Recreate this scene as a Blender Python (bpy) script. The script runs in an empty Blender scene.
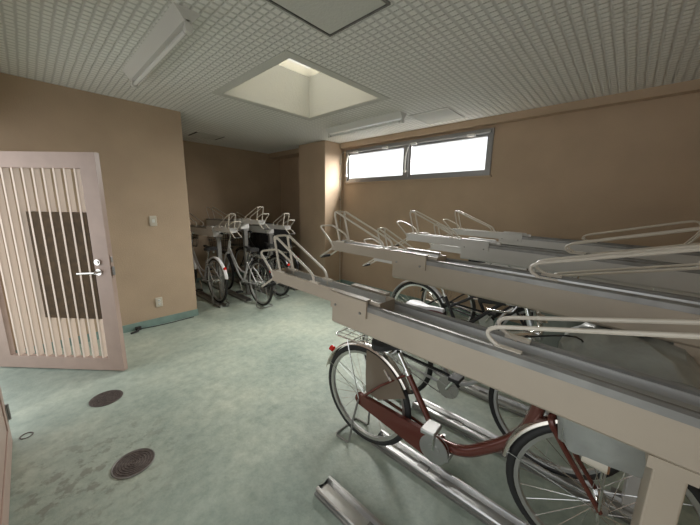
import bpy, bmesh, math, random
from mathutils import Vector, Matrix, Euler
random.seed(7)
C = bpy.context.scene.collection
PI = math.pi
R = math.radians

# ------------------------------------------------------------------ materials
def mat(name, col, rough=.5, metal=0., var=0., vscale=6., bump=0., bscale=60., bdist=.004, trans=0., spec=.5, col2=None, coat=0., emit=None, alpha=1.):
    m = bpy.data.materials.new(name); m.use_nodes = True
    nt = m.node_tree; b = nt.nodes['Principled BSDF']
    b.inputs['Base Color'].default_value = (*col, 1)
    b.inputs['Roughness'].default_value = rough
    b.inputs['Metallic'].default_value = metal
    b.inputs['Specular IOR Level'].default_value = spec
    if trans: b.inputs['Transmission Weight'].default_value = trans
    if coat: b.inputs['Coat Weight'].default_value = coat
    if alpha < 1: b.inputs['Alpha'].default_value = alpha
    if emit:
        b.inputs['Emission Color'].default_value = (*emit[0], 1); b.inputs['Emission Strength'].default_value = emit[1]
    tc = nt.nodes.new('ShaderNodeTexCoord')
    if var or col2:
        n = nt.nodes.new('ShaderNodeTexNoise'); n.inputs['Scale'].default_value = vscale; n.inputs['Detail'].default_value = 5
        nt.links.new(tc.outputs['Object'], n.inputs['Vector'])
        r = nt.nodes.new('ShaderNodeValToRGB')
        c2 = col2 or tuple(c*(1-var) for c in col)
        r.color_ramp.elements[0].position = .35; r.color_ramp.elements[1].position = .65
        r.color_ramp.elements[0].color = (*c2, 1); r.color_ramp.elements[1].color = (*col, 1)
        nt.links.new(n.outputs['Fac'], r.inputs['Fac']); nt.links.new(r.outputs['Color'], b.inputs['Base Color'])
    if bump:
        n = nt.nodes.new('ShaderNodeTexNoise'); n.inputs['Scale'].default_value = bscale; n.inputs['Detail'].default_value = 3
        nt.links.new(tc.outputs['Object'], n.inputs['Vector'])
        bp = nt.nodes.new('ShaderNodeBump'); bp.inputs['Strength'].default_value = bump; bp.inputs['Distance'].default_value = bdist
        nt.links.new(n.outputs['Fac'], bp.inputs['Height']); nt.links.new(bp.outputs['Normal'], b.inputs['Normal'])
    return m

def math_node(nt, op, a, b=None, c=None):
    n = nt.nodes.new('ShaderNodeMath'); n.operation = op
    for i, v in enumerate((a, b, c)):
        if v is None: continue
        if isinstance(v, (int, float)): n.inputs[i].default_value = v
        else: nt.links.new(v, n.inputs[i])
    return n.outputs[0]

def ceiling_material():
    m = bpy.data.materials.new('embossed_ceiling'); m.use_nodes = True
    nt = m.node_tree; b = nt.nodes['Principled BSDF']; L = nt.links.new
    b.inputs['Roughness'].default_value = .8
    tc = nt.nodes.new('ShaderNodeTexCoord'); sp = nt.nodes.new('ShaderNodeSeparateXYZ'); L(tc.outputs['Object'], sp.inputs[0])
    wob = nt.nodes.new('ShaderNodeTexNoise'); wob.inputs['Scale'].default_value = 9; L(tc.outputs['Object'], wob.inputs['Vector'])
    w = math_node(nt, 'MULTIPLY', math_node(nt, 'SUBTRACT', wob.outputs['Fac'], .5), .22)
    def ridge(s, pitch, lo, hi):
        f = math_node(nt, 'FRACT', math_node(nt, 'ADD', math_node(nt, 'DIVIDE', s, pitch), w))
        t = math_node(nt, 'MULTIPLY', math_node(nt, 'ABSOLUTE', math_node(nt, 'SUBTRACT', f, .5)), 2.)
        r = nt.nodes.new('ShaderNodeMapRange'); r.interpolation_type = 'SMOOTHSTEP'
        r.inputs['From Min'].default_value = lo; r.inputs['From Max'].default_value = hi
        r.inputs['To Min'].default_value = 1; r.inputs['To Max'].default_value = 0
        L(t, r.inputs['Value']); return r.outputs[0]
    g = math_node(nt, 'MULTIPLY', ridge(sp.outputs['X'], .05, .55, .97), ridge(sp.outputs['Y'], .055, .5, .95))
    n = nt.nodes.new('ShaderNodeTexNoise'); n.inputs['Scale'].default_value = 70; n.inputs['Detail'].default_value = 3
    L(tc.outputs['Object'], n.inputs['Vector'])
    h = math_node(nt, 'ADD', g, math_node(nt, 'MULTIPLY', n.outputs['Fac'], .35))
    bp = nt.nodes.new('ShaderNodeBump'); bp.inputs['Strength'].default_value = .8; bp.inputs['Distance'].default_value = .0075
    L(h, bp.inputs['Height']); L(bp.outputs['Normal'], b.inputs['Normal'])
    mx = nt.nodes.new('ShaderNodeMix'); mx.data_type = 'RGBA'
    L(g, mx.inputs['Factor']); mx.inputs['A'].default_value = (.64, .64, .60, 1); mx.inputs['B'].default_value = (.86, .86, .815, 1)  # grooves coloured darker, their shade put into the embossed pattern
    L(mx.outputs['Result'], b.inputs['Base Color'])
    return m

def floor_material():
    m = bpy.data.materials.new('green_floor_paint'); m.use_nodes = True
    nt = m.node_tree; b = nt.nodes['Principled BSDF']; L = nt.links.new
    tc = nt.nodes.new('ShaderNodeTexCoord')
    def noise(s, d=6, r=.6):
        n = nt.nodes.new('ShaderNodeTexNoise'); n.inputs['Scale'].default_value = s; n.inputs['Detail'].default_value = d; n.inputs['Roughness'].default_value = r
        L(tc.outputs['Object'], n.inputs['Vector']); return n.outputs['Fac']
    def ramp(f, stops):
        r = nt.nodes.new('ShaderNodeValToRGB'); e = r.color_ramp.elements
        while len(e) < len(stops): e.new(.5)
        for x, (p, c) in zip(e, stops): x.position = p; x.color = (*c, 1)
        L(f, r.inputs['Fac']); return r.outputs['Color']
    base = ramp(noise(1.6), [(.3, FLOOR_A), (.5, FLOOR_B), (.7, FLOOR_C)])
    fine = ramp(noise(14, 8, .7), [(.3, (.74, .78, .76)), (.62, (1.08, 1.08, 1.06))])
    mx = nt.nodes.new('ShaderNodeMix'); mx.data_type = 'RGBA'; mx.blend_type = 'MULTIPLY'; mx.inputs['Factor'].default_value = 1
    L(base, mx.inputs['A']); L(fine, mx.inputs['B'])
    # scuffs worn into the paint
    sc = ramp(noise(4.5, 9, .75), [(.60, (0, 0, 0)), (.72, (1, 1, 1))])
    m2 = nt.nodes.new('ShaderNodeMix'); m2.data_type = 'RGBA'
    L(math_node(nt, 'MULTIPLY', sc, .35), m2.inputs['Factor']); L(mx.outputs['Result'], m2.inputs['A']); m2.inputs['B'].default_value = (.10, .13, .11, 1)
    # a patch of old dark stains in the paint by the entrance
    vm = nt.nodes.new('ShaderNodeVectorMath'); vm.operation = 'DISTANCE'; vm.inputs[1].default_value = (.02, 1.93, 0); L(tc.outputs['Object'], vm.inputs[0])
    near = nt.nodes.new('ShaderNodeMapRange'); near.inputs['From Min'].default_value = .12; near.inputs['From Max'].default_value = .6; near.inputs['To Min'].default_value = 1; near.inputs['To Max'].default_value = 0
    L(vm.outputs['Value'], near.inputs['Value'])
    blot = ramp(noise(11, 4, .6), [(.52, (0, 0, 0)), (.60, (1, 1, 1))])
    m3 = nt.nodes.new('ShaderNodeMix'); m3.data_type = 'RGBA'
    L(math_node(nt, 'MULTIPLY', math_node(nt, 'MULTIPLY', blot, near.outputs[0]), .5), m3.inputs['Factor']); L(m2.outputs['Result'], m3.inputs['A']); m3.inputs['B'].default_value = (.13, .12, .09, 1)
    L(m3.outputs['Result'], b.inputs['Base Color'])
    L(ramp(noise(7), [(.3, (.36,)*3), (.7, (.6,)*3)]), b.inputs['Roughness'])
    bp = nt.nodes.new('ShaderNodeBump'); bp.inputs['Strength'].default_value = .25; bp.inputs['Distance'].default_value = .01
    L(noise(40, 4), bp.inputs['Height']); L(bp.outputs['Normal'], b.inputs['Normal'])
    return m
FLOOR_A, FLOOR_B, FLOOR_C = (.29, .35, .31), (.38, .435, .38), (.48, .52, .44)

M = {}
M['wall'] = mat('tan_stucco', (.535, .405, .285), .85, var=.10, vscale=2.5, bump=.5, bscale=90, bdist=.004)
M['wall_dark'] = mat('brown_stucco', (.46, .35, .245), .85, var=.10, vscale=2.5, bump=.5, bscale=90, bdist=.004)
M['ceil'] = ceiling_material()
M['ceil_plain'] = mat('rough_ceiling_plaster', (.62, .62, .57), .85, bump=.6, bscale=70, bdist=.004)
M['shaft'] = mat('shaft_plaster', (.56, .55, .48), .85, bump=.7, bscale=60, bdist=.005)
M['floor'] = floor_material()
M['skirt'] = mat('green_skirting_paint', (.25, .36, .32), .5, var=.2, vscale=9, bump=.3, bscale=50)
M['door'] = mat('pink_beige_door_paint', (.42, .31, .26), .38, var=.10, vscale=7, bump=.08, bscale=30)
M['fin'] = mat('lit_slat_paint', (.72, .60, .51), .45)  # same paint as the door, window light put in as a paler colour
M['board'] = mat('brown_board', (.085, .05, .022), .85, var=.4, vscale=22, bump=.5, bscale=120)
M['chrome'] = mat('chrome', (.78, .78, .77), .18, 1.)
M['alu'] = mat('aluminium', (.60, .60, .59), .38, 1., var=.05, vscale=9)
M['aluw'] = mat('window_aluminium', (.33, .33, .33), .4, .6)
M['dark_alu'] = mat('worn_aluminium', (.33, .325, .31), .5, .8, var=.25, vscale=12)
M['rackpaint'] = mat('beige_rack_enamel', (.41, .35, .275), .45, var=.05, vscale=8)
M['rackpaint2'] = mat('pale_rack_enamel', (.62, .61, .585), .42, var=.05, vscale=8)
M['tubepaint'] = mat('cream_tube_enamel', (.60, .55, .47), .35)
M['black'] = mat('black_rubber', (.018, .018, .018), .6)
M['blackgloss'] = mat('black_gloss', (.015, .015, .017), .25)
M['plate'] = mat('ivory_plastic', (.62, .57, .47), .4)
M['white_enamel'] = mat('white_enamel', (.74, .74, .70), .35)
M['tube_glass'] = mat('lamp_tube_glass', (.85, .86, .84), .15, spec=.8)
M['iron'] = mat('cast_iron', (.14, .115, .105), .6, .3, var=.35, vscale=60, bump=.5, bscale=120)
M['slot'] = mat('dark_gap', (.03, .03, .028), .9)
M['red_paint'] = mat('maroon_metallic', (.125, .032, .022), .26, .25, coat=.6)
M['silver_paint'] = mat('silver_paint', (.60, .61, .62), .28, .6)
M['white_paint'] = mat('white_bike_paint', (.72, .72, .72), .3)
M['dark_paint'] = mat('black_bike_paint', (.02, .02, .024), .3)
M['stainless'] = mat('stainless_fender', (.62, .58, .52), .25, .95)
M['guard'] = mat('smoked_tan_plastic', (.20, .155, .115), .3, alpha=.78)
M['saddle_silver'] = mat('silver_vinyl', (.72, .71, .74), .4)
M['maroon_vinyl'] = mat('maroon_vinyl', (.12, .03, .035), .45)
M['redlens'] = mat('red_reflector', (.65, .03, .02), .15)
M['clearlens'] = mat('clear_lens', (.75, .78, .78), .08, spec=.9)
M['cover'] = mat('grey_vinyl_cover', (.36, .375, .35), .33, var=.25, vscale=7, bump=.4, bscale=14, bdist=.02, coat=.2)
M['cover_green'] = mat('grey_green_basket_cover', (.20, .225, .19), .45, var=.3, vscale=10, bump=.4, bscale=20, bdist=.01)
M['black_cover'] = mat('black_nylon_cover', (.018, .018, .022), .42, bump=.8, bscale=9, bdist=.03)
M['brown_bag'] = mat('brown_leather', (.22, .10, .04), .5, var=.3, vscale=12)
M['green_skin'] = mat('green_lens', (.02, .30, .20), .3)
M['glass'] = mat('frosted_window_glass', (.95, .97, 1.), .15, alpha=.12)
M['skyglass'] = mat('skylight_diffuser', (.85, .80, .68), .5, alpha=.35)
M['outer'] = mat('outdoor_concrete', (.5, .48, .44), .9, var=.1)

# ------------------------------------------------------------------ mesh helpers
def new(): return bmesh.new()
def link(name, bm, m, parent=None, smooth=False):
    me = bpy.data.meshes.new(name)
    bmesh.ops.recalc_face_normals(bm, faces=bm.faces)
    bm.to_mesh(me); bm.free()
    me.materials.append(m)
    if smooth:
        for p in me.polygons: p.use_smooth = True
        try: me.set_sharp_from_angle(angle=R(38))
        except Exception: pass
    o = bpy.data.objects.new(name, me); C.objects.link(o)
    if parent: o.parent = parent
    return o
def empty(name, loc=(0, 0, 0), rz=0, rx=0):
    o = bpy.data.objects.new(name, None); C.objects.link(o); o.location = loc; o.rotation_euler = (rx, 0, rz); o.empty_display_size = .1
    return o
def tag(o, label=None, cat=None, group=None, kind=None):
    if label: o['label'] = label
    if cat: o['category'] = cat
    if group: o['group'] = group
    if kind: o['kind'] = kind
    return o
def box(bm, x0, x1, y0, y1, z0, z1, mtx=None, bev=0):
    vs = [bm.verts.new((x, y, z)) for x in (x0, x1) for y in (y0, y1) for z in (z0, z1)]
    fs = []
    for f in ((0, 1, 3, 2), (4, 6, 7, 5), (0, 4, 5, 1), (2, 3, 7, 6), (0, 2, 6, 4), (1, 5, 7, 3)):
        fs.append(bm.faces.new([vs[i] for i in f]))
    if bev:
        es = list({e for f in fs for e in f.edges})
        r = bmesh.ops.bevel(bm, geom=es, offset=bev, segments=2, affect='EDGES', profile=.5)
        vs = list({v for f in r['faces'] for v in f.verts} | {v for v in vs if v.is_valid})
    if mtx:
        for v in vs:
            if v.is_valid: v.co = mtx @ v.co
    return vs
def smooth_path(pts, n=6, closed=False):
    P = [Vector(p) for p in pts]
    out = []
    N = len(P)
    rng = range(N if closed else N-1)
    for i in rng:
        p1, p2 = P[i], P[(i+1) % N]
        p0 = P[i-1] if (i > 0 or closed) else p1*2-p2
        p3 = P[(i+2) % N] if (i+2 < N or closed) else p2*2-p1
        for k in range(n):
            t = k/n
            out.append(.5*((2*p1)+(-p0+p2)*t+(2*p0-5*p1+4*p2-p3)*t*t+(-p0+3*p1-3*p2+p3)*t*t*t))
    if not closed: out.append(P[-1])
    return out
def round_path(pts, r, n=5, closed=False):
    """polyline with its corners rounded to radius-ish r"""
    P = [Vector(p) for p in pts]; out = []; N = len(P)
    for i in range(N):
        if not closed and i in (0, N-1): out.append(P[i]); continue
        a, b, c = P[i-1], P[i], P[(i+1) % N]
        d1 = min(r, (a-b).length*.48); d2 = min(r, (c-b).length*.48)
        s = b+(a-b).normalized()*d1; e = b+(c-b).normalized()*d2
        for k in range(n+1):
            t = k/n; out.append(s*(1-t)**2+b*2*t*(1-t)+e*t*t)
    return out
def tube(bm, pts, r, seg=8, closed=False, caps=True, flat=1.):
    P = [Vector(p) for p in pts]; N = len(P)
    rad = r if isinstance(r, (list, tuple)) else [r]*N
    T = []
    for i in range(N):
        if closed: t = P[(i+1) % N]-P[i-1]
        else: t = P[min(i+1, N-1)]-P[max(i-1, 0)]
        T.append(t.normalized() if t.length > 1e-9 else Vector((0, 0, 1)))
    up = Vector((1, 0, 0)) if abs(T[0].x) < .9 else Vector((0, 0, 1))
    nrm = (up-T[0]*up.dot(T[0])).normalized()
    rings = []
    for i in range(N):
        if i:
            nrm = nrm-T[i]*nrm.dot(T[i])
            nrm = nrm.normalized() if nrm.length > 1e-6 else T[i].orthogonal().normalized()
        bn = T[i].cross(nrm)
        rings.append([bm.verts.new(P[i]+(nrm*math.cos(2*PI*k/seg)*flat+bn*math.sin(2*PI*k/seg))*rad[i]) for k in range(seg)])
    for i in range(N if closed else N-1):
        a, b = rings[i], rings[(i+1) % N]
        off = 0
        if closed and i == N-1:
            off = min(range(seg), key=lambda o: (a[0].co-b[o].co).length)
        for k in range(seg):
            try: bm.faces.new((a[k], a[(k+1) % seg], b[(k+1+off) % seg], b[(k+off) % seg]))
            except ValueError: pass
    if caps and not closed:
        bm.faces.new(rings[0][::-1]); bm.faces.new(rings[-1])
    return bm
def cyl(bm, a, b, r, seg=16, r2=None):
    return tube(bm, [a, b], [r, r if r2 is None else r2], seg)
def extrude_y(bm, prof, y0, y1):
    """closed (x,z) profile swept along y"""
    a = [bm.verts.new((x, y0, z)) for x, z in prof]; b = [bm.verts.new((x, y1, z)) for x, z in prof]
    n = len(prof)
    for i in range(n): bm.faces.new((a[i], a[(i+1) % n], b[(i+1) % n], b[i]))
    f1 = bm.faces.new(a[::-1]); f2 = bm.faces.new(b)
    bmesh.ops.triangulate(bm, faces=[f1, f2])
def ring_sweep(bm, cy, cz, R0, sec, a0=0, a1=2*PI, n=48):
    """section (dx, dr) swept about the x axis through (cy, cz); angle 0 = +y, 90 = up"""
    full = abs(a1-a0-2*PI) < 1e-6
    rows = []
    for i in range(n if full else n+1):
        a = a0+(a1-a0)*i/n
        rows.append([bm.verts.new((dx, cy+(R0+dr)*math.cos(a), cz+(R0+dr)*math.sin(a))) for dx, dr in sec])
    m = len(sec)
    for i in range(n):
        A, B = rows[i], rows[(i+1) % len(rows)]
        for k in range(m): bm.faces.new((A[k], A[(k+1) % m], B[(k+1) % m], B[k]))
    if not full: bm.faces.new(rows[0][::-1]); bm.faces.new(rows[-1])
def thin(sec, t):
    """open polyline section -> closed shell section of thickness t (towards lower radius)"""
    return sec+[(x, r-t) for x, r in sec[::-1]]
def struct(name, bm, m, parent=None, smooth=False):
    o = link(name, bm, m, parent, smooth)
    if parent is None: o['kind'] = 'structure'
    return o

# ------------------------------------------------------------------ room
CZ = 2.485
XW = 3.88          # window wall
XL = -.24          # left wall
YB = 5.695         # back wall of the bay
YD = 3.976         # wall behind the open door
XE = 1.365         # its free end
YN = -.78          # near wall, behind the camera
XR = 3.86
T = .12
b = new(); box(b, XL-1.6, XW+.2, YN-.15, YB+.15, -.12, 0); struct('floor', b, M['floor'])
# ceiling with the light shaft cut out
SX0, SX1, SY0, SY1 = 1.42, 2.495, 1.94, 3.02
b = new()
for (x0, x1, y0, y1) in ((XL-.15, SX0, YN-.15, YB+.15), (SX1, XW+.15, YN-.15, YB+.15), (SX0, SX1, YN-.15, SY0), (SX0, SX1, SY1, YB+.15)):
    box(b, x0, x1, y0, y1, CZ, CZ+.1)
struct('ceiling', b, M['ceil'])
ST = 2.93
b = new()
box(b, SX0-.08, SX0, SY0-.08, SY1+.08, CZ+.1, ST+.1); box(b, SX1, SX1+.08, SY0-.08, SY1+.08, CZ+.1, ST+.1)
box(b, SX0, SX1, SY0-.08, SY0, CZ+.1, ST+.1); box(b, SX0, SX1, SY1, SY1+.08, CZ+.1, ST+.1)
# lining hides the raw edge of the slab
for (x0, x1, y0, y1) in ((SX0-.001, SX0+.012, SY0, SY1), (SX1-.012, SX1+.001, SY0, SY1), (SX0, SX1, SY0-.001, SY0+.012), (SX0, SX1, SY1-.012, SY1+.001)):
    box(b, x0, x1, y0, y1, CZ+.0, ST)
struct('trim_1', b, M['shaft'])
b = new(); box(b, SX0, SX1, SY0, SY1, ST, ST+.01); o = struct('window_2', b, M['skyglass'])
b = new()
w = .07
for (x0, x1, y0, y1) in ((SX0-w, SX0, SY0-w, SY1+w), (SX1, SX1+w, SY0-w, SY1+w), (SX0, SX1, SY0-w, SY0), (SX0, SX1, SY1, SY1+w)):
    box(b, x0, x1, y0, y1, CZ-.004, CZ+.01)
struct('trim_2', b, M['ceil_plain'])

# walls
WY0, WY1, WZ0, WZ1 = 1.30, 3.70, 1.835, 2.375
b = new()
box(b, XW, XW+T, YN, WY0, 0, CZ); box(b, XW, XW+T, WY1, YB, 0, CZ)
box(b, XW, XW+T, WY0, WY1, 0, WZ0); box(b, XW, XW+T, WY0, WY1, WZ1, CZ)
struct('wall_right', b, M['wall'])
b = new(); box(b, 3.782, XW+.001, YN, 3.78, 2.408, CZ+.001); struct('trim_3', b, M['wall'])
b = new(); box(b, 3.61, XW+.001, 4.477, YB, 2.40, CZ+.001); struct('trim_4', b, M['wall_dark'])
b = new(); box(b, 3.445, XW+.001, 3.78, 4.477, 0, CZ+.001, bev=.008); struct('wall_column', b, M['wall'])
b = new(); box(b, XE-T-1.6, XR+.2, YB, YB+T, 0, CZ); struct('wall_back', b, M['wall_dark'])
b = new(); box(b, XL-.15, XE, YD, YD+.14, 0, CZ+.001, bev=.006); struct('wall_door_side', b, M['wall'])
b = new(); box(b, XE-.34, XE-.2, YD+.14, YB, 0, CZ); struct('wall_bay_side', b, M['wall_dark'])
b = new(); box(b, XL-.15, XW+T, YN-T, YN, 0, CZ); struct('wall_near', b, M['wall'])
# left wall: unseen doorway added for light, between y 2.60 and 3.93
DY0, DY1, DZ = 2.60, 3.93, 1.86
b = new()
box(b, XL-T-.02, XL-.02, YN, -.45, 0, CZ); box(b, XL-T-.02, XL-.02, -.45, 1.15, 2.05, CZ); box(b, XL-T-.02, XL-.02, 1.15, 1.30, 0, CZ); box(b, XL-T-.02, XL-.02, DY1, YD, 0, CZ); box(b, XL-T-.02, XL-.02, 1.30, DY1, 2.02, CZ)  # near entrance opening is unseen, added as a light source
struct('wall_left', b, M['wall'])
# baseboards
b = new(); box(b, XL, XE+.006, YD-.008, YD+.15, 0, .085); struct('baseboard_door_side', b, M['skirt'])
b = new(); box(b, XW-.008, XW+.001, YN, 3.79, 0, .085); struct('baseboard_right', b, M['skirt'])
b = new(); box(b, 3.437, XW, 3.772, 4.485, 0, .085); struct('baseboard_column', b, M['skirt'])
b = new(); box(b, XE-.2, XW, YB-.008, YB, 0, .085); struct('baseboard_back', b, M['skirt'])

# closed door leaf + post at the left edge of the view
b = new(); box(b, XL-.045, XL-.0, 1.42, 2.555, .012, 1.98); d2 = struct('door_2', b, M['door'])
b = new(); box(b, XL-.002, XL+.006, 1.42, 1.52, .012, 1.98, bev=.003); box(b, XL-.002, XL+.006, 2.47, 2.555, .012, 1.98, bev=.003); box(b, XL-.002, XL+.006, 1.52, 2.47, .012, .13, bev=.003); box(b, XL-.002, XL+.006, 1.52, 2.47, 1.86, 1.98, bev=.003)
link('door_frame', b, M['door'], d2)
for z in (.20, 1.72):
    b = new(); cyl(b, (XL+.012, 2.562, z-.05), (XL+.012, 2.562, z+.05), .008, 10); box(b, XL-.004, XL+.009, 2.53, 2.562, z-.045, z+.045)
    link('hinge', b, M['dark_alu'], d2, True)
b = new(); box(b, XL-.10, XL-.01, 2.565, 2.60, 0, 2.02); box(b, XL-.10, XL-.01, 1.30, 1.41, 0, 2.02); box(b, XL-.10, XL-.01, 1.41, 2.565, 1.985, 2.02); box(b, XL-.10, XL-.01, 2.60, DY1, 1.985, 2.02); box(b, XL-.10, XL-.01, DY1-.03, DY1, 0, 2.02)
struct('trim_5', b, M['door'])

# open slatted gate leaf
ang = math.atan2(3.012-3.859, .403+.333)
gate = empty('slatted_gate', (.403, 3.012, 0), math.atan2(.847, -.736)); tag(gate, 'open pink-beige metal gate with vertical slats and a brown board behind them', 'gate')
# local x = distance from the free edge, local -y/+y = thickness away from the camera
gate['kind'] = 'structure'; gate.name = 'door_1'
Wd = 1.13; Z1 = 1.812
# thickness goes to local -y (away from camera)
b = new()
for (x0, x1, z0, z1) in ((0, .128, .012, Z1), (Wd-.13, Wd, .012, Z1), (.128, Wd-.13, 1.694, Z1), (.128, Wd-.13, .012, .122)):
    box(b, x0, x1, -.04, 0, z0, z1)
link('door_frame', b, M['door'], gate)
k = 0
x = .128+.036
b0 = None
while x < Wd-.15:
    if b0 is None:
        b = new(); box(b, 0, .015, -.052, -.004, .122, 1.694); b0 = link('slat', b, M['fin'], gate); o = b0
    else:
        o = b0.copy(); C.objects.link(o); o.parent = gate
    o.location = (x+.006, 0, 0)
    x += .0834
b = new()
x = .128+.042
prev = .139
while prev < .62:
    box(b, prev+.001, min(x, .63)-.001, -.034, -.008, .478, 1.362)
    prev = x+.018; x += .0834
link('backing_board', b, M['board'], gate)
b = new()
cyl(b, (.095, -.001, .886), (.095, .010, .886), .026, 20); cyl(b, (.095, .008, .886), (.095, .045, .886), .010, 12)
tube(b, round_path([(.095, .045, .886), (.12, .050, .886), (.235, .048, .878)], .02), .009, 10)
link('door_handle', b, M['chrome'], gate, True)
b = new(); cyl(b, (.092, -.001, .968), (.092, .014, .968), .024, 20); cyl(b, (.092, .012, .968), (.092, .022, .968), .014, 14)
link('lock_cylinder', b, M['chrome'], gate, True)
b = new(); box(b, -.003, .001, -.032, -.010, .84, 1.03); link('strike_plate', b, M['door'], gate)
for z0, z1 in ((.86, .93), (.965, 1.01)):
    b = new(); box(b, -.014 if z0 < .9 else -.006, -.002, -.030, -.012, z0, z1, bev=.002); link('latch', b, M['dark_alu'], gate)

# window
b = new()
xf0, xf1 = XW-.022, XW+.07
def frame_rect(b, y0, y1, z0, z1, w, x0, x1):
    box(b, x0, x1, y0, y1, z0, z0+w); box(b, x0, x1, y0, y1, z1-w, z1); box(b, x0, x1, y0, y0+w, z0+w, z1-w); box(b, x0, x1, y1-w, y1, z0+w, z1-w)
frame_rect(b, WY0, WY1, WZ0, WZ1, .035, xf0, xf1)
box(b, xf0, xf1, 2.455, 2.515, WZ0+.035, WZ1-.035)
win = struct('window_1', b, M['aluw'])
for (y0, y1) in ((WY0+.035, 2.455), (2.515, WY1-.035)):
    b = new(); frame_rect(b, y0+.004, y1-.004, WZ0+.038, WZ1-.05, .032, XW+.0, XW+.045); link('sash', b, M['aluw'], win)
    b = new(); box(b, XW+.02, XW+.026, y0+.03, y1-.03, WZ0+.06, WZ1-.075); link('window_pane', b, M['glass'], win)
b = new(); box(b, XW-.05, XW-.0, WY0+.02, WY1-.02, WZ1-.055, WZ1-.018, bev=.004); link('opener_rail', b, M['aluw'], win)
for y in (1.55, 2.36, 2.85, 3.45):
    b = new(); box(b, XW-.075, XW-.03, y-.05, y+.05, WZ1-.072, WZ1-.045, bev=.006); link('window_catch', b, M['white_enamel'], win)
for y in (2.485, 3.665):
    b = new(); tube(b, round_path([(XW-.03, y-.03, WZ1-.09), (XW-.045, y, WZ1-.2), (XW-.035, y+.01, WZ0+.12)], .05), .008, 8); cyl(b, (XW-.05, y+.01, WZ0+.12), (XW-.02, y+.01, WZ0+.12), .022, 12); link('stay_arm', b, M['white_enamel'], win, True)
b = new(); box(b, XW-.03, XW+.01, WY0-.02, WY1+.02, WZ0-.02, WZ0); link('window_sill', b, M['wall'], win)

# cable conduit down the column face
b = new(); tube(b, round_path([(3.845, 3.70, 2.34), (3.845, 3.768, 2.345), (3.80, 3.768, 2.30), (3.80, 3.768, 2.0), (3.805, 3.768, 1.0), (3.805, 3.768, .0)], .05), .006, 8)
cd = link('cable', b, M['plate'], None, True); tag(cd, 'thin ivory cable clipped down the column beside the window', 'cable')
for z in (2.15, 1.9, 1.55, 1.18):
    b = new(); box(b, 3.79, 3.815, 3.765, 3.78, z-.012, z+.012, bev=.003); link('cable_clip', b, M['dark_alu'], cd)

# wall plates
def plate(name, x, z, lab, cat):
    t = empty(name, (x, YD, z)); tag(t, lab, cat)
    b = new(); box(b, -.036, .036, -.010, .001, -.058, .058, bev=.004); link('cover_plate', b, M['plate'], t)
    return t
t = plate('light_switch', .972, 1.239, 'small ivory light switch at shoulder height on the tan wall', 'switch')
b = new(); box(b, -.014, .014, -.015, -.009, -.018, .018, bev=.002); link('rocker', b, M['white_enamel'], t)
t = plate('power_socket', .944, .277, 'ivory double power socket low on the tan wall above the skirting', 'socket')
for dz in (-.022, .022):
    b = new(); box(b, -.014, .014, -.013, -.009, dz-.014, dz+.014, bev=.002); o = link('outlet', b, M['white_enamel'], t)
    b = new(); box(b, -.008, -.005, -.0135, -.012, dz-.006, dz+.006); box(b, .005, .008, -.0135, -.012, dz-.006, dz+.006); link('slot', b, M['slot'], o)
b = new(); tube(b, round_path([(.70, 3.955, .012), (.70, 3.90, .012), (.62, 3.87, .012)], .03), .011, 8); box(b, .68, .735, 3.94, 3.968, 0, .04, bev=.004)
tag(link('door_stop', b, M['slot'], None, True), 'small dark floor stop at the foot of the tan wall', 'door stop')
b = new(); tube(b, round_path([(1.30, 3.93, .006), (1.0, 3.92, .006), (.85, 3.93, .006), (.735, 3.96, .006)], .1), .005, 6)
tag(link('floor_cable', b, M['black'], None, True), 'thin black cable lying on the floor along the green skirting', 'cable')

# floor covers
def manhole(x, y, r, lab, rings):
    t = empty('manhole_cover', (x, y, 0)); tag(t, lab, 'manhole cover')
    b = new()
    sec = []
    b2 = new()
    cyl(b2, (0, 0, -.002), (0, 0, .003), r*.93, 40); link('lid', b2, M['iron'], t)
    b3 = new(); tube(b3, [(r*.97*math.cos(a*2*PI/40), r*.97*math.sin(a*2*PI/40), .003) for a in range(40)], .004, 6, True); link('rim', b3, M['dark_alu'] if rings else M['iron'], t, True)
    for q in range(1, 7):
        rr = r*.93*q/7
        if rings: tube(b, [(rr*math.cos(a*2*PI/32), rr*math.sin(a*2*PI/32), .0035) for a in range(32)], .0024, 5, True)
        else:
            for a in range(q*6):
                aa = a*2*PI/(q*6); xx, yy = rr*math.cos(aa), rr*math.sin(aa); box(b, xx-.004, xx+.004, yy-.004, yy+.004, .002, .006)
    link('raised_pattern', b, M['iron'], t)
manhole(.232, 1.852, .102, 'nearer round iron floor cover with concentric raised rings', True)
manhole(.230, 2.675, .10, 'farther round brown floor cover near the foot of the open gate', False)
b = new(); tube(b, [(-.178+.028*math.cos(a*2*PI/24), 2.569+.028*math.sin(a*2*PI/24), .002) for a in range(24)], .003, 6, True)
tag(link('floor_ring', b, M['iron'], None, True), 'tiny metal ring set in the floor at the left edge', 'floor fitting')

# access hatches
def hatch(name, x0, x1, y0, y1, dark, lab):
    t = empty(name, ((x0+x1)/2, (y0+y1)/2, CZ)); tag(t, lab, 'access hatch')
    hx, hy = (x1-x0)/2, (y1-y0)/2
    def fr(b, w, g, z0, z1):
        box(b, -hx+g, hx-g, -hy+g, -hy+g+w, z0, z1); box(b, -hx+g, hx-g, hy-g-w, hy-g, z0, z1); box(b, -hx+g, -hx+g+w, -hy+g+w, hy-g-w, z0, z1); box(b, hx-g-w, hx-g, -hy+g+w, hy-g-w, z0, z1)
    b = new(); fr(b, .012, 0, -.012, .001)
    link('hatch_frame', b, M['dark_alu'] if dark else M['white_enamel'], t)
    b = new(); fr(b, .006, .012, -.003, .001); link('shadow_gap', b, M['slot'], t)
    b = new(); box(b, -hx+.018, hx-.018, -hy+.018, hy-.018, -.009, .001); link('hatch_panel', b, M['ceil_plain'], t)
    return t
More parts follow.
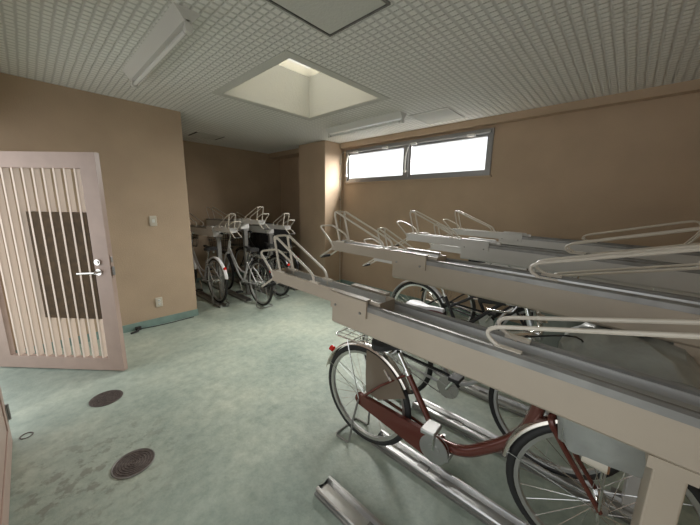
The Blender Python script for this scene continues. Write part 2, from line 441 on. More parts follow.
hatch('ceiling_hatch', .93, 1.421, 1.057, 1.514, True, 'large square ceiling hatch with dark metal frame at the top of the view')
hatch('ceiling_hatch', 3.16, 3.62, 1.56, 2.03, False, 'square ceiling hatch with thin white frame above the window')
t = empty('ceiling_hatch', (2.08, 5.04, CZ)); tag(t, 'far ceiling hatch with two dark side slots over the rear bay', 'access hatch')
b = new(); box(b, -.19, .19, -.18, .18, -.006, .001); link('hatch_panel', b, M['ceil_plain'], t)
for s in (-1, 1):
    b = new(); box(b, s*.205-.012, s*.205+.012, -.17, .17, -.004, .001); link('slot', b, M['slot'], t)

# fluorescent battens
def batten(name, loc, length, rz, lab, w=.07):
    t = empty(name, loc, rz); tag(t, lab, 'ceiling light')
    L = length/2
    b = new(); a = [b.verts.new(p) for p in ((-w, -L, 0), (w, -L, 0), (.022, -L, -.062), (-.022, -L, -.062))]; c = [b.verts.new(p) for p in ((-w, L, 0), (w, L, 0), (.022, L, -.062), (-.022, L, -.062))]
    b.faces.new(a[::-1]); b.faces.new(c)
    for i in range(4): b.faces.new((a[i], a[(i+1) % 4], c[(i+1) % 4], c[i]))
    link('reflector', b, M['white_enamel'], t)
    for s in (-1, 1):
        b = new(); box(b, -.017, .017, s*(L-.012)-.012, s*(L-.012)+.012, -.115, -.05, bev=.005); cyl(b, (0, s*(L-.03), -.093), (0, s*(L+.004), -.093), .022, 16)
        link('lamp_holder', b, M['white_enamel'], t, True)
    b = new(); cyl(b, (0, -L+.03, -.093), (0, L-.03, -.093), .0145, 14); link('lamp_tube', b, M['tube_glass'], t, True)
    for s in (-1, 1):
        b = new(); cyl(b, (0, s*(L-.055), -.093), (0, s*(L-.03), -.093), .0152, 14); link('tube_cap', b, M['alu'], t, True)
batten('fluorescent_light', (.735, 2.52, CZ), 1.22, 0, 'unlit fluorescent batten over the gate side of the room')
batten('fluorescent_light', (3.02, 2.62, CZ), 1.22, 0, 'unlit fluorescent batten between the light shaft and the window')

# ------------------------------------------------------------------ bicycle racks
def upper_rack(loc, rz, label, m_face, group, post_h):
    """two-tier rack upper rail; local y: +1.40 is the aisle tip; local origin on the floor, z of the rail top at y=.8 is post_h"""
    t = empty('upper_bicycle_rack', (loc[0], loc[1], loc[2]), rz); tag(t, label, 'bicycle rack', group)
    sl = .02
    Mx = Matrix.Translation((0, .8, post_h)) @ Matrix.Rotation(math.atan(sl), 4, 'X') @ Matrix.Translation((0, -.8, 0))
    def fin(name, b, m, parent=t, smooth=False):
        b.transform(Mx); return link(name, b, m, parent, smooth)
    Y0 = -.50
    b = new()
    extrude_y(b, [(-.070, -.012), (-.070, -.112), (-.060, -.122), (.060, -.122), (.070, -.112), (.070, -.002), (.064, -.002), (.064, -.052), (.026, -.052), (.022, -.044), (-.022, -.044), (-.026, -.052), (-.056, -.052), (-.058, -.012)], Y0, .905)
    rail = fin('rail', b, m_face)
    b = new(); extrude_y(b, [(-.073, -.016), (-.073, .004), (-.066, .011), (-.056, .011), (-.050, .004), (-.050, -.012), (-.056, -.022), (-.062, -.016)], Y0, .74); fin('edge_strip', b, M['dark_alu'], rail)
    b = new(); extrude_y(b, [(.060, -.004), (.060, .004), (.066, .010), (.073, .006), (.073, -.01)], Y0, .74); fin('edge_strip', b, M['dark_alu'], rail)
    b = new(); extrude_y(b, [(-.054, -.050), (-.050, -.026), (-.030, -.030), (-.024, -.041), (.024, -.041), (.030, -.030), (.052, -.026), (.056, -.004), (.0635, -.004), (.0635, -.050)], Y0, .90); fin('channel_lining', b, M['alu'], rail)
    b = new(); extrude_y(b, [(-.052, -.036), (-.052, .024), (-.044, .024), (-.044, -.016), (-.016, -.026), (.016, -.026), (.044, -.016), (.044, .024), (.052, .024), (.052, -.036)], .66, 1.41); tray = fin('sliding_tray', b, M['rackpaint2'] if m_face is M['rackpaint2'] else m_face)
    b = new(); extrude_y(b, [(-.0435, -.0155), (-.0435, .0235), (-.040, .0235), (-.039, -.006), (-.016, -.018), (.016, -.018), (.039, -.006), (.040, .0235), (.0435, .0235), (.0435, -.0155), (.016, -.0255), (-.016, -.0255)], .70, 1.405); fin('tray_lining', b, M['alu'], tray)
    for s in (-1, 1):
        b = new(); box(b, s*.076-.005, s*.076+.005, .705, .905, -.045, .030); box(b, min(s*.081, s*.05), max(s*.081, s*.05), .705, .905, .027, .032)
        br = fin('side_bracket', b, m_face)
        for y in (.735, .875):
            b = new(); cyl(b, (s*.078, y, -.028), (s*.085, y, -.028), .0055, 8); fin('bolt', b, M['dark_alu'], br)
    ge = 1.055 if post_h < 1.1 else .985
    for s in (-1, 1):
        b = new(); tube(b, round_path([(s*.043, 1.335, .0), (s*.043, 1.40, .222), (s*.043, ge+.015, .062), (s*.043, ge, .0)], .035), .0062, 8)
        box(b, s*.043-.007, s*.043+.007, 1.305, 1.37, .018, .03); box(b, s*.043-.007, s*.043+.007, ge-.03, ge+.03, .018, .03)
        fin('wheel_guide', b, M['tubepaint'], t, True)
    b = new(); tube(b, round_path([(-.043, 1.385, .195), (-.035, 1.392, .214), (.035, 1.392, .214), (.043, 1.385, .195)], .02), .006, 8); fin('guide_crossbar', b, M['tubepaint'], t, True)
    b = new(); tube(b, round_path([(-.05, 1.395, -.01), (-.055, 1.425, .03), (-.060, 1.52, .115), (.060, 1.52, .115), (.055, 1.38, .06), (.05, 1.35, -.0)], .03), .006, 8); fin('lift_loop', b, M['tubepaint'], t, True)
    b = new(); tube(b, round_path([(-.045, 1.40, -.02), (-.05, 1.525, -.098), (.05, 1.525, -.098), (.045, 1.40, -.02)], .012), .006, 8); h = fin('pull_handle', b, M['tubepaint'], t, True)
    b = new(); cyl(b, (-.04, 1.525, -.098), (.04, 1.525, -.098), .010, 10); fin('grip', b, M['black'], h, True)
    # wall end wheel guide
    for s in (-1, 1):
        b = new(); tube(b, round_path([(s*.052, .20, .0), (s*.052, .262, .03), (s*.052, .255, .062), (s*.052, -.36, .228), (s*.052, -.40, .17), (s*.052, -.30, .0)], .045), .0062, 8)
        box(b, s*.052-.010, s*.052+.010, .165, .235, .004, .014)
        fin('wheel_guide', b, M['tubepaint'], t, True)
    return t
ROWX = [.94, 1.395, 1.85, 2.30, 2.755, 3.21]
desc = ['nearest low upper rack rail, its beige side facing the camera', 'raised upper rack rail just beyond the nearest one', 'lower-set rack rail between the two nearest raised rails',
        'pale raised rack rail, third-highest step towards the window', 'lower-set rack rail seen just before the window wall one', 'raised rack rail farthest over by the window wall']
desc = ['nearest upper rack rail, low-set with a broad beige side across the foreground', 'raised upper rack rail running directly behind the nearest foreground rail',
        'low-set upper rack rail whose tip hoops peek up behind the second rail', 'pale raised upper rack rail in the middle of the front row',
        'low-set upper rack rail next to last before the window wall', 'pale raised upper rack rail closest to the window wall']
for i, x in enumerate(ROWX):
    hgt = 1.055 if i % 2 == 0 else 1.183
    upper_rack((x, 0, 0), 0, desc[i], M['rackpaint'] if i < 2 else M['rackpaint2'], 'upper rack rails of the front row', hgt)
def post(x, y, h, lab, w=.055, d=.1, m=None):
    t = empty('rack_post', (x, y, 0)); tag(t, lab, 'rack post', 'steel posts carrying the upper racks')
    b = new(); box(b, -d/2, d/2, -w/2, w/2, .008, h, bev=.004); link('upright', b, m or M['rackpaint2'], t)
    b = new(); box(b, -d/2-.03, d/2+.03, -w/2-.04, w/2+.04, 0, .008); link('foot_plate', b, M['dark_alu'], t)
    b = new(); box(b, -d/2-.012, d/2+.012, -w/2-.012, w/2+.012, h-.03, h); link('cap', b, m or M['rackpaint2'], t)
    return t
pl = ['foreground rack post under the nearest rail at the right edge', 'rack post under the second rail, beside the grey covered basket', 'rack post under the third rail of the front row', 'rack post under the fourth rail of the front row', 'rack post under the fifth rail of the front row', 'rack post under the rail closest to the window wall']
for i, x in enumerate(ROWX):
    hh = (1.055 if i % 2 == 0 else 1.183)-.02*(.95)-.122
    post(x, -.147 if i == 0 else -.20, hh, pl[i], m=M['rackpaint'] if i < 2 else None)
# floor rails
def floor_rail(x, y0, y1, lab, group):
    t = empty('floor_bicycle_rail', (x, (y0+y1)/2, 0)); tag(t, lab, 'floor rail', group)
    L = abs(y1-y0)/2
    b = new(); extrude_y(b, [(-.052, 0), (-.052, .034), (-.046, .040), (-.034, .040), (-.024, .014), (.024, .014), (.034, .040), (.046, .040), (.052, .034), (.052, 0)], -L, L)
    link('channel', b, M['alu'], t)
    for s in (-1, 1):
        b = new(); extrude_y(b, [(s*.053, .020), (s*.060, .016), (s*.060, .0), (s*.053, 0)], -L, L); link('side_flange', b, M['dark_alu'], t)
    b = new(); box(b, -.05, .05, L*.55, L*.55+.06, .013, .020); link('stop_plate', b, M['dark_alu'], t)
    # front wheel holder plates
    return t
FX = [.872, 1.33, 1.80, 2.26, 2.72, 3.18]
fl = ['empty silver floor rail in the foreground nearest the camera', 'silver floor rail carrying the maroon bicycle', 'silver floor rail just beyond the maroon bicycle', 'silver floor rail with no bicycle on it in the middle of the front row', 'silver floor rail under the black bicycle with bright silver mudguard', 'silver floor rail nearest the window wall']
for i, x in enumerate(FX): floor_rail(x, .97, -.6, fl[i], 'floor rails of the front row')

# ------------------------------------------------------------------ bicycles
def wheel_meshes(r):
    d = {}
    b = new(); n = 10
    sec = [(.017*math.cos(a*2*PI/n), .019*math.sin(a*2*PI/n)) for a in range(n)]
    ring_sweep(b, 0, 0, r-.019, sec, n=44); d['tire'] = b
    b = new(); ring_sweep(b, 0, 0, r-.042, [(-.013, .010), (-.011, -.006), (0, -.010), (.011, -.006), (.013, .010), (0, .004)], n=44); d['rim'] = b
    return d
WM = {}
def wheel(parent, name, hub, r, spokes=24, steer=0, tire_m=None, rear=False):
    key = (r, spokes)
    bm = wheel_meshes(r)
    w = link(name, bm['rim'], M['alu'], parent, True)
    w.location = hub; w.rotation_euler = (0, 0, steer)
    link('tire', bm['tire'], tire_m or M['black'], w, True)
    b = new(); cyl(b, (-.05, 0, 0), (.05, 0, 0), .007, 10); cyl(b, (-.028, 0, 0), (.028, 0, 0), .016, 14); cyl(b, (-.034, 0, 0), (-.026, 0, 0), .026, 16); cyl(b, (.026, 0, 0), (.034, 0, 0), .026 if not rear else .042, 16)
    link('hub', b, M['chrome'], w, True)
    if key not in WM:
        b = new(); cyl(b, (.028, .020, .012), (.003, 0.0, r-.046), .0013, 4); me = bpy.data.meshes.new('spoke'); b.to_mesh(me); b.free(); me.materials.append(M['chrome'])
        b = new(); cyl(b, (-.028, -.020, .012), (-.003, 0.0, r-.046), .0013, 4); me2 = bpy.data.meshes.new('spoke'); b.to_mesh(me2); b.free(); me2.materials.append(M['chrome'])
        WM[key] = (me, me2)
    for k in range(spokes):
        o = bpy.data.objects.new('spoke', WM[key][k % 2]); C.objects.link(o); o.parent = w; o.rotation_euler = (2*PI*k/spokes, 0, 0)
    return w
def bike(loc, rz, label, cat='bicycle', r=.33, fy=-.56, ry=.56, z0=.016, paint='silver_paint', style='straight', fender='stainless', saddle=('black', 'black'), sad=(.34, .80), basket=None, steer=0.,
         tilt=0., dress=None, rack=True, child=False, chaincase=None, bag=None, spokes=24, kick=True, handle_z=1.0, ht=None, seat=None, bb=(.10, .275), cover=None, fender_rear=None, light=True, zb=0., yb=0., zr_=.065, pitch=0., fz=0., crank=60, reflector=True):
    t = empty('bicycle', loc, rz); t.rotation_euler = (pitch, tilt, rz); tag(t, label, cat, None)
    P = M[paint]; hz = z0+r
    seat = seat or (.27, .60)
    ht = ht or ((-.36, .69), (-.30, .86))          # lower and upper ends of the head tube (y, z)
    by, bz = bb
    wheel(t, 'rear_wheel', (0, ry, hz), r, spokes, rear=True); zf = hz+fz; fw = wheel(t, 'front_wheel', (0, fy, zf), r, spokes, steer)
    # frame
    b = new()
    hb, hu = Vector((0, *ht[0])), Vector((0, *ht[1])); BB = Vector((0, by, bz)); S = Vector((0, *seat))
    cyl(b, hb, hu, .019, 14)
    tube(b, [BB, S], .0165, 12)
    if style == 'swan':
        tube(b, smooth_path([BB+Vector((0, -.0, .0)), (0, by-.10, bz+.012), (0, by-.20, bz+.075), (0, by-.36, bz+.25), hb*.6+hu*.4], 7), .027, 14)
    elif style == 'double':
        for dz, off in ((0, 0), (.09, .0)):
            tube(b, smooth_path([BB*(1-(.0 if dz == 0 else .42))+S*(0 if dz == 0 else .42), (0, by-.16, bz+.10+dz), hb*.75+hu*.25+Vector((0, 0, dz*.5))], 6), .0135, 10)
    else:
        tube(b, [BB, hb*.8+hu*.2], .017, 12)
        tube(b, [BB*.35+S*.65, hu*.85+hb*.15], .014, 12)
    for s in (-1, 1):
        tube(b, [(s*.022, by, bz), (s*.045, by+.16, bz+.02), (s*.055, ry, hz)], .0095, 8)
        tube(b, [(s*.016, seat[0], seat[1]-.02), (s*.042, (seat[0]+ry)/2, (seat[1]+hz)/2+.005), (s*.055, ry, hz)], .0075, 8)
        box(b, s*.055-.003, s*.055+.003, ry-.02, ry+.02, hz-.02, hz+.02)
    cyl(b, (-.036, by, bz), (.036, by, bz), .021, 14)
    link('frame', b, P, t, True)
    # fork, steering about the head tube
    b = new(); ax = (hu-hb).normalized()
    cr = hb-ax*.02
    for s in (-1, 1):
        hubp = Vector((s*.052, fy, zf))
        if steer: hubp = Vector((s*.052*math.cos(steer), fy+s*.052*math.sin(steer), zf))
        tube(b, smooth_path([cr+Vector((s*.012, 0, .0)), cr+Vector((s*.045, 0, -.03)), (cr*.4+hubp*.6)+Vector((s*.012, .012, 0)), hubp], 4), [.013]*5+[.011]*4+[.009]*4, 8)
    cyl(b, cr-ax*.01+Vector((-.02, 0, 0)), cr-ax*.01+Vector((.02, 0, 0)), .017, 12)
    link('fork', b, P if style != 'straight' else P, t, True)
    # mudguards
    FM = M[fender]; FR = M[fender_rear or fender]
    sec = thin([(-.026, -.008), (-.020, .002), (0, .006), (.020, .002), (.026, -.008)], .0015)
    b = new(); ring_sweep(b, 0, 0, r+.016, sec, R(14), R(150), 36); rf = link('rear_mudguard', b, FR, t, True); rf.location = (0, ry, hz)
    for s in (-1, 1):
        b = new(); cyl(b, (s*.026, (r+.012)*math.cos(R(26)), (r+.012)*math.sin(R(26))), (s*.05, 0, 0), .002, 5); link('mudguard_stay', b, M['chrome'], rf)
    b = new(); ring_sweep(b, 0, 0, r+.016, sec, R(8), R(138), 30); ff = link('front_mudguard', b, FM, t, True); ff.location = (0, fy, zf); ff.rotation_euler = (0, 0, steer)
    for s in (-1, 1):
        b = new(); cyl(b, (s*.026, (r+.012)*math.cos(R(14)), (r+.012)*math.sin(R(14))), (s*.05, 0, 0), .002, 5); link('mudguard_stay', b, M['chrome'], ff)
    # reflector
    b = new(); a = R(38); p = Vector((0, ry+(r+.03)*math.cos(a), hz+(r+.03)*math.sin(a)))
    tube(b, [p, p+Vector((0, .022, .006))], .019, 16)
    if not reflector: b.free()
    else: rr = link('rear_reflector', b, M['redlens'], t, True)
    # seat post + saddle
    sv = (S-BB).normalized(); sy, sz = sad
    b = new(); tube(b, [S-sv*.03, S+sv*max(.05, (sz-.06-S.z)/max(sv.z, .2))], .0125, 12); cyl(b, S-sv*.022, S+sv*.006, .021, 14)
    cyl(b, S+Vector((-.03, .0, -.005)), S+Vector((.03, 0, -.005)), .006, 8)
    link('seat_post', b, M['chrome'], t, True)
    b = new(); m = 14; rows = []
    for i in range(m+1):
        u = i/m; yy = sy-.13+.26*u                      # nose (-) to tail (+)
        wdt = .018+.078*(1/(1+math.exp(-(u-.58)*13))); wdt *= (1-.35*max(0, u-.88)/.12*.9) if u > .88 else 1
        top = sz+.012*math.cos(u*PI*1.2)+.018*u; dep = .022+.030*u
        rows.append([b.verts.new((x_*wdt, yy, z_)) for x_, z_ in ((-1, top-dep), (-1.0, top-.014), (-.72, top-.002), (0, top+.002), (.72, top-.002), (1., top-.014), (1, top-dep), (0, top-dep-.004))])
    for i in range(m):
        for k in range(8): b.faces.new((rows[i][k], rows[i][(k+1) % 8], rows[i+1][(k+1) % 8], rows[i+1][k]))
    b.faces.new(rows[0][::-1]); b.faces.new(rows[-1])
    sd = link('saddle', b, M[saddle[0]], t, True)
    if saddle[0] != saddle[1]:
        b = new(); rows = []
        for i in range(m+1):
            u = i/m; yy = sy-.125+.25*u; wdt = (.018+.078*(1/(1+math.exp(-(u-.58)*13))))*1.03; top = sz+.012*math.cos(u*PI*1.2)+.018*u; dep = .024+.034*u
            rows.append([b.verts.new((x_*wdt, yy, z_)) for x_, z_ in ((-1, top-dep-.012), (-1, top-.020), (1, top-.020), (1, top-dep-.012))])
        for i in range(m):
            for k in range(4): b.faces.new((rows[i][k], rows[i][(k+1) % 4], rows[i+1][(k+1) % 4], rows[i+1][k]))
        b.faces.new(rows[0][::-1]); b.faces.new(rows[-1]); link('saddle_skirt', b, M[saddle[1]], sd)
    for s in (-1, 1):
        b = new(); pts = [Vector((s*.045+.016*math.cos(q*.9), sy+.075+.016*math.sin(q*.9), sz-.085+q*.0018)) for q in range(29)]; tube(b, pts, .0028, 5); link('spring', b, M['chrome'], sd, True)
    # handlebar
    b = new(); tube(b, [hu, hu+ax*.10], .0125, 12); hp = hu+ax*.10; hp.z = max(hp.z, handle_z-.03)
    tube(b, round_path([hu+ax*.03, hp, hp+Vector((0, -.035, .012))], .02), .013, 10); st = link('stem', b, M['chrome'], t, True)
    b = new(); hc = hp+Vector((0, -.035, .012)); cs, sn = math.cos(steer), math.sin(steer)
    def hb_(x, y, z): return hc+Vector((x*cs-y*sn, x*sn+y*cs, z))
    pts = [hb_(-.235, .26, .03), hb_(-.218, .14, .04), hb_(-.17, .03, .05), hb_(-.06, 0, 0), hb_(.06, 0, 0), hb_(.17, .03, .05), hb_(.218, .14, .04), hb_(.235, .26, .03)]
    tube(b, smooth_path(pts, 5), .011, 10); hbar = link('handlebar', b, M['chrome'], t, True)
    for s in (-1, 1):
        b = new(); cyl(b, hb_(s*.220, .15, .04), hb_(s*.237, .275, .028), .0155, 12); link('grip', b, M['black'], hbar, True)
        b = new(); tube(b, smooth_path([hb_(s*.20, .10, .035), hb_(s*.205, .13, .0), hb_(s*.228, .23, -.012)], 4), .005, 6); link('brake_lever', b, M['chrome'], hbar, True)
    b = new(); cyl(b, hb_(.10, .0, .02), hb_(.10, 0, .045), .024, 16, .010); link('bell', b, M['chrome'], hbar, True)
    b = new(); tube(b, smooth_path([hb_(-.20, .10, .03), hb_(-.16, -.10, .07), hb_(-.04, -.12, -.05), hb_(-.02, .0, -.18)], 5), .003, 5); link('brake_cable', b, M['black'], hbar, True)
    # crank set
    b = new(); cyl(b, (-.048, by, bz), (-.044, by, bz), .075, 30); cyl(b, (-.056, by, bz), (-.043, by, bz), .018, 12)
    for q in range(5):
        a = q*2*PI/5; box(b, -.053, -.046, by-.006, by+.006, bz, bz+.075, Matrix.Translation((0, by, bz)) @ Matrix.Rotation(a, 4, 'X') @ Matrix.Translation((0, -by, -bz)))
    ck = link('chainring', b, M['alu'], t, True)
    for s, a in ((-1, R(crank)), (1, R(crank+180))):
        b = new(); e = Vector((s*.072, by+.155*math.sin(a)*1, bz+.155*math.cos(a)))
        e = Vector((s*.072, by-.155*math.cos(a), bz+.155*math.sin(a)))
        cyl(b, (s*.066, by, bz), e, .010, 8, .008); c_ = link('crank', b, M['chrome'], t, True)
        pm = M['alu' if style == 'swan' else 'black']; b = new(); box(b, min(e.x, e.x+s*.09), max(e.x, e.x+s*.09), e.y-.035, e.y+.035, e.z-.012, e.z+.012, bev=.005); link('pedal', b, pm, c_)
    if chaincase:
        b = new(); rows = []
        pa = []; 
        for q in range(13): a = PI/2+PI*q/12; pa.append((by+.085*math.cos(a+PI/2*0)*1, bz+.085*math.sin(a)))
        out = [(by-.074*math.sin(q*PI/12), bz+.074*math.cos(q*PI/12)) for q in range(13)]+[(ry+.036*math.sin(q*PI/8), hz-.036*math.cos(q*PI/8)) for q in range(9)]
        A = [b.verts.new((-.042, y, z)) for y, z in out]; B = [b.verts.new((-.064, by+(y-by)*.985+.003, bz+(z-bz)*.985)) for y, z in out]
        for q in range(len(out)): b.faces.new((A[q], A[(q+1) % len(out)], B[(q+1) % len(out)], B[q]))
        b.faces.new(B); b.faces.new(A[::-1]); cc = link('chain_case', b, M[chaincase], t)
        b = new(); cyl(b, (-.0675, by, bz), (-.063, by, bz), .074, 28); cyl(b, (-.072, by, bz), (-.066, by, bz), .03, 18); link('chain_disc', b, M['alu'], cc, True)
    else:
        b = new(); tube(b, [(-.046, by, bz+.075), (-.040, ry, hz+.03)], .004, 5); tube(b, [(-.046, by, bz-.075), (-.040, ry, hz-.03)], .004, 5); link('chain', b, M['dark_alu'], t)
        b = new(); tube(b, round_path([(-.062, by-.08, bz+.045), (-.062, by-.02, bz+.10), (-.058, ry-.06, hz+.052)], .05), .012, 8, flat=.5); link('chain_guard', b, M['blackgloss'], t, True)
    if dress:
        for s in (-1, 1):
            b = new(); pts = [(r+.004, R(95)), (r+.004, R(110)), (r+.004, R(125)), (r+.004, R(142)), (r+.004, R(158)), (.12, R(165)), (.055, R(120)), (.16, R(98))]
            A = [b.verts.new((s*.030, q*math.cos(a), q*math.sin(a))) for q, a in pts]; B = [b.verts.new((s*.033, q*math.cos(a), q*math.sin(a))) for q, a in pts]
            b.faces.new(A); b.faces.new(B[::-1])
            for q in range(len(A)): b.faces.new((A[q], A[(q+1) % len(A)], B[(q+1) % len(A)], B[q]))
            o = link('skirt_guard', b, M[dress], t); o.location = (0, ry, hz)
    if rack:
        b = new(); zr = hz+r+zr_; y0, y1 = ry-.20, ry+.20
        tube(b, round_path([(-.055, y0, zr), (-.062, y1, zr), (.062, y1, zr), (.055, y0, zr)], .03, closed=True), .005, 7, True)
        for q in range(5): tube(b, [(-.056, y0+.03+q*.075, zr), (.056, y0+.03+q*.075, zr)], .0032, 5)
        for x_ in (-.02, .02): tube(b, [(x_, y0, zr), (x_, y1, zr)], .0032, 5)
        for s in (-1, 1): tube(b, round_path([(s*.058, ry+.10, zr), (s*.062, ry+.06, hz+.2), (s*.062, ry+.005, hz)], .03), .004, 6)
        tube(b, [(-.05, y0, zr), (-.016, seat[0]+.02, seat[1]-.01)], .004, 6); tube(b, [(.05, y0, zr), (.016, seat[0]+.02, seat[1]-.01)], .004, 6)
        link('luggage_rack', b, M['chrome'], t, True)
    if kick:
        b = new(); tube(b, round_path([(-.075, ry, hz), (-.085, ry+.03, .17), (-.10, ry+.05, .012), (-.10, ry+.16, .012), (.10, ry+.16, .012), (.10, ry+.05, .012), (.085, ry+.03, .17), (.075, ry, hz)], .02), .0065, 8)
        if kick == 'up':
            b.free(); b = new(); tube(b, round_path([(-.07, ry, hz), (-.08, ry+.20, hz-.04), (-.09, ry+.34, hz-.03), (.09, ry+.34, hz-.03), (.08, ry+.20, hz-.04), (.07, ry, hz)], .02), .006, 8)
        link('kickstand', b, M['dark_alu'], t, True)
    b = new(); tube(b, [(-.045, seat[0]+.07, seat[1]-.07), (-.03, seat[0]+.12, seat[1]-.03), (.03, seat[0]+.12, seat[1]-.03), (.045, seat[0]+.07, seat[1]-.07)], .008, 8); link('ring_lock', b, M['chrome'], t, True)
    bx0, bx1, bya, byb, bz0, bz1 = -.18, .18, fy-.20+yb, fy+.12+yb, hz+r+.05+zb, hz+r+.33+zb*.4
    if basket in ('wire', 'covered', 'black', 'green'):
        tag_m = M['chrome'] if basket in ('wire', 'covered') else M['black']
        b = new()
        for z, g in ((bz0, .03), ((bz0+bz1)/2, .012), (bz1, 0)):
            tube(b, round_path([(bx0+g, bya+g, z), (bx1-g, bya+g, z), (bx1-g, byb-g, z), (bx0+g, byb-g, z)], .04, closed=True), .004 if z < bz1 else .006, 6, True)
        for q in range(9):
            x_ = bx0+.03+(bx1-bx0-.06)*q/8
            for yy, gg in ((bya, 1), (byb, -1)): tube(b, [(x_, yy, bz1), (x_*.85, yy+gg*.03, bz0)], .002, 4)
            tube(b, [(x_*.85, bya+.03, bz0), (x_*.85, byb-.03, bz0)], .002, 4)
        for q in range(8):
            y_ = bya+.03+(byb-bya-.06)*q/7
            for s in (-1, 1): tube(b, [(s*.18, y_, bz1), (s*.15, y_, bz0)], .002, 4)
        bs = link('basket', b, tag_m, t, True)
        b = new(); tube(b, round_path([(-.06, fy+.0, bz0), (-.055, fy-.0, hz)], .02), .004, 6); tube(b, [(.06, fy, bz0), (.055, fy, hz)], .004, 6); link('basket_stay', b, M['chrome'], bs, True)
        if basket in ('covered', 'green') or cover:
            b = new(); n = 16; rows = []
            prof = [(bz0-.03, .70, .0), (bz0-.01, .92, 0), (bz0+.10, 1.03, 0), (bz1-.03, 1.10, 0), (bz1+.02, 1.06, 0), (bz1+.06, .80, -.0), (bz1+.075, .4, 0)]
            rnd = random.Random(3)
            cxm, cym = 0, (bya+byb)/2; hx, hy = .185, (byb-bya)/2+.005
            for z, g, dy in prof:
                rr_ = []
                for q in range(n*2):
                    a = 2*PI*q/(n*2); ca, sa = math.cos(a), math.sin(a); e = .55
                    x_ = hx*g*math.copysign(abs(ca)**e, ca); y_ = hy*g*math.copysign(abs(sa)**e, sa)
                    f = 1+.035*math.sin(q*1.9+z*30)+rnd.uniform(-.015, .015)
                    rr_.append(b.verts.new((x_*f, cym+dy+y_*f, z+rnd.uniform(-.006, .006)+.01*math.sin(q*.8))))
                rows.append(rr_)
            for i in range(len(rows)-1):
                for q in range(n*2): b.faces.new((rows[i][q], rows[i][(q+1) % (n*2)], rows[i+1][(q+1) % (n*2)], rows[i+1][q]))
            b.faces.new(rows[0][::-1]); b.faces.new(rows[-1]); cv = link('basket_cover', b, M[cover or 'cover'], t, True)
    if light:
        lm1, lm2 = ('plate', 'brown_bag') if light == 'amber' else ('blackgloss', 'clearlens')
        b = new(); p = Vector((-.075, fy+.07, hz+r-.06)); cyl(b, p, p+Vector((0, -.07, 0)), .022, 14, .030); lt = link('headlight', b, M[lm1], t, True)
        b = new(); cyl(b, p+Vector((0, -.07, 0)), p+Vector((0, -.076, 0)), .029, 14); link('lens', b, M[lm2], lt, True)
    return t

# front row: bicycles face -y (towards the near wall)
bike((1.303, .45, .01), .045, 'maroon step-through bicycle with grey covered basket on the front floor rail', r=.312, fy=-.525, ry=.575, z0=.002, fz=.035, crank=88, pitch=-.02, paint='red_paint', style='swan', fender='stainless',
     saddle=('black', 'black'), sad=(.36, .72), light='amber', basket='covered', zr_=.045, dress='guard', chaincase='red_paint', handle_z=.97, ht=((-.35, .665), (-.28, .84)), seat=(.30, .575), bb=(.10, .25), zb=-.04, yb=.04, steer=.10, cover='cover')
bike((1.80, .62, 0), 0, 'silver bicycle with pale saddle standing just beyond the maroon one', r=.325, fy=-.465, ry=.56, z0=.014, rack=False, paint='silver_paint', style='double', fender='stainless',
     saddle=('saddle_silver', 'maroon_vinyl'), sad=(.32, .775), basket='green', cover='cover_green', handle_z=1.0)
bike((2.72, .96, 0), 0, 'black bicycle with bright silver rear mudguard near the window wall', r=.33, paint='dark_paint', style='straight', fender='silver_paint', z0=.014, basket='wire', sad=(.33, .82), rack=False, reflector=False)
bike((3.18, .84, 0), 0, 'black bicycle standing closest to the window wall', r=.33, paint='dark_paint', style='straight', fender='blackgloss', z0=.014, basket=None, sad=(.33, .82), rack=False)

# ------------------------------------------------------------------ rear bay: racks mirrored, facing the back wall
BX = [1.88, 2.31, 2.76]
bl = ['rear bay upper rack rail nearest the tan wall corner', 'raised rear bay upper rack rail in the middle of three', 'rear bay upper rack rail nearest the column']
for i, x in enumerate(BX):
    upper_rack((x, 5.30, 0), PI, bl[i], M['rackpaint2'], 'upper rack rails of the rear bay', 1.183 if i == 1 else 1.085)
for i, x in enumerate(BX):
    post(x, 4.40, (1.183 if i == 1 else 1.085)-.122, ['grey post under the rear bay rack nearest the wall corner', 'grey post under the middle rear bay rack', 'grey post under the rear bay rack nearest the column'][i], m=M['dark_alu'], d=.06)
for i, x in enumerate((1.74, 2.12, 2.56, 3.02)):
    floor_rail(x, 4.02, 5.6, ['rear bay floor rail under the bicycle with the white mudguard', 'rear bay floor rail with its silver end showing between two bicycles', 'rear bay floor rail under the dark bicycle', 'rear bay floor rail beside the column'][i], 'floor rails of the rear bay')
bike((1.76, 4.82, 0), PI, 'silver bicycle with white rear mudguard partly hidden by the wall corner', r=.33, paint='silver_paint', style='double', fender='white_paint', z0=.014, saddle=('black', 'black'), basket='black', sad=(.33, .82), ry=.56, fy=-.56, rack=False)
bike((2.16, 4.33, 0), PI, 'white step-through bicycle in the middle of the rear bay', r=.33, paint='white_paint', style='double', fender='dark_paint', z0=.0, saddle=('black', 'black'), basket='black', sad=(.33, .82), ry=.58, fy=-.56, fender_rear='blackgloss')
bike((2.60, 4.52, 0), PI, 'dark bicycle behind the white one in the rear bay', r=.33, paint='dark_paint', style='straight', fender='blackgloss', z0=.0, basket='black', sad=(.33, .82))
bike((3.02, 4.86, 0), PI, 'black bicycle under a black cover beside the column', r=.33, paint='dark_paint', style='straight', fender='blackgloss', z0=.014, basket=None, sad=(.33, .82))
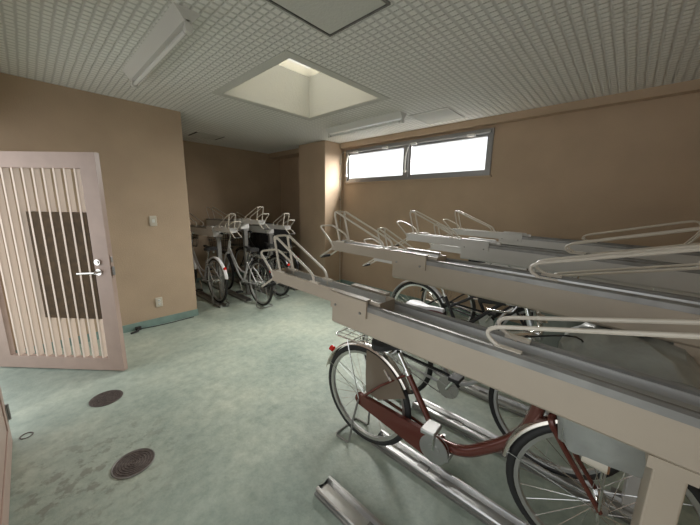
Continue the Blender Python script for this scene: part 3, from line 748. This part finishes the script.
# black cover draped over the last bicycle
b = new(); n = 24; rows = []; rnd = random.Random(5)
for z, g, dy in ((.50, .9, 0), (.62, 1., 0), (.80, 1.0, 0), (.95, .95, 0), (1.05, .75, 0), (1.10, .35, 0)):
    rr_ = []
    for q in range(n):
        a = 2*PI*q/n; f = 1+.09*math.sin(5*a+z*3)+rnd.uniform(-.03, .03)
        rr_.append(b.verts.new((3.03+.20*g*math.cos(a)*f, 4.88+.62*g*math.sin(a)*f, z+.03*math.sin(3*a)*(1 if z < .6 else .3))))
    rows.append(rr_)
for i in range(len(rows)-1):
    for q in range(n): b.faces.new((rows[i][q], rows[i][(q+1) % n], rows[i+1][(q+1) % n], rows[i+1][q]))
b.faces.new(rows[-1])
tag(link('bicycle_cover', b, M['black_cover'], None, True), 'black nylon cover draped over the bicycle beside the column', 'cover')

# ------------------------------------------------------------------ light
def area(name, loc, rot, sx, sy, power, col):
    l = bpy.data.lights.new(name, 'AREA'); l.shape = 'RECTANGLE'; l.size = sx; l.size_y = sy; l.energy = power; l.color = col
    o = bpy.data.objects.new(name, l); C.objects.link(o); o.location = loc; o.rotation_euler = rot; return o
# daylight just outside the window and above the skylight, then two added lamps
area('window_daylight', (XW+.62, 2.5, 2.62), (0, PI/2-R(42), 0), .9, 2.8, 430, (1., .985, .95))
area('skylight_daylight', ((SX0+SX1)/2, (SY0+SY1)/2, ST+.25), (0, 0, 0), 1., 1., 13, (1., .94, .82)).data.spread = R(72)
area('added_doorway_light', (XL-.9, 3.2, 1.25), (0, -PI/2-R(12), 0), 1.7, 1.3, 5, (1., .95, .86))  # added lamp at the unseen doorway, brightens the near side
area('added_entrance_light', (XL-.7, .35, 1.15), (0, -PI/2, 0), 1.7, 1.4, 3.2, (1., .97, .92))  # added lamp at an invented entrance, fills the racks
w = bpy.data.worlds.new('sky'); bpy.context.scene.world = w; w.use_nodes = True
w.node_tree.nodes['Background'].inputs['Color'].default_value = (.93, .97, 1., 1); w.node_tree.nodes['Background'].inputs['Strength'].default_value = 1.15

# ------------------------------------------------------------------ camera
cam = bpy.data.cameras.new('camera'); co = bpy.data.objects.new('camera', cam); C.objects.link(co)
yaw, pit, rol, F = .824842215, -.190092613, .0165720332, 296.520547
f = Vector((math.sin(yaw)*math.cos(pit), math.cos(yaw)*math.cos(pit), math.sin(pit)))
r_ = Vector((math.cos(yaw), -math.sin(yaw), 0)); u = r_.cross(f)
r2 = r_*math.cos(rol)+u*math.sin(rol); u2 = -r_*math.sin(rol)+u*math.cos(rol)
m4 = Matrix((r2, u2, -f)).transposed().to_4x4(); m4.translation = (0, 0, 1.45)
co.matrix_world = m4
cam.sensor_width = 36; cam.lens = F/700*36; cam.clip_start = .02
sc = bpy.context.scene; sc.camera = co
sc.view_settings.view_transform = 'Standard'; sc.view_settings.look = 'None'; sc.view_settings.gamma = 1; sc.view_settings.use_curve_mapping = False
sc.view_settings.exposure = .3
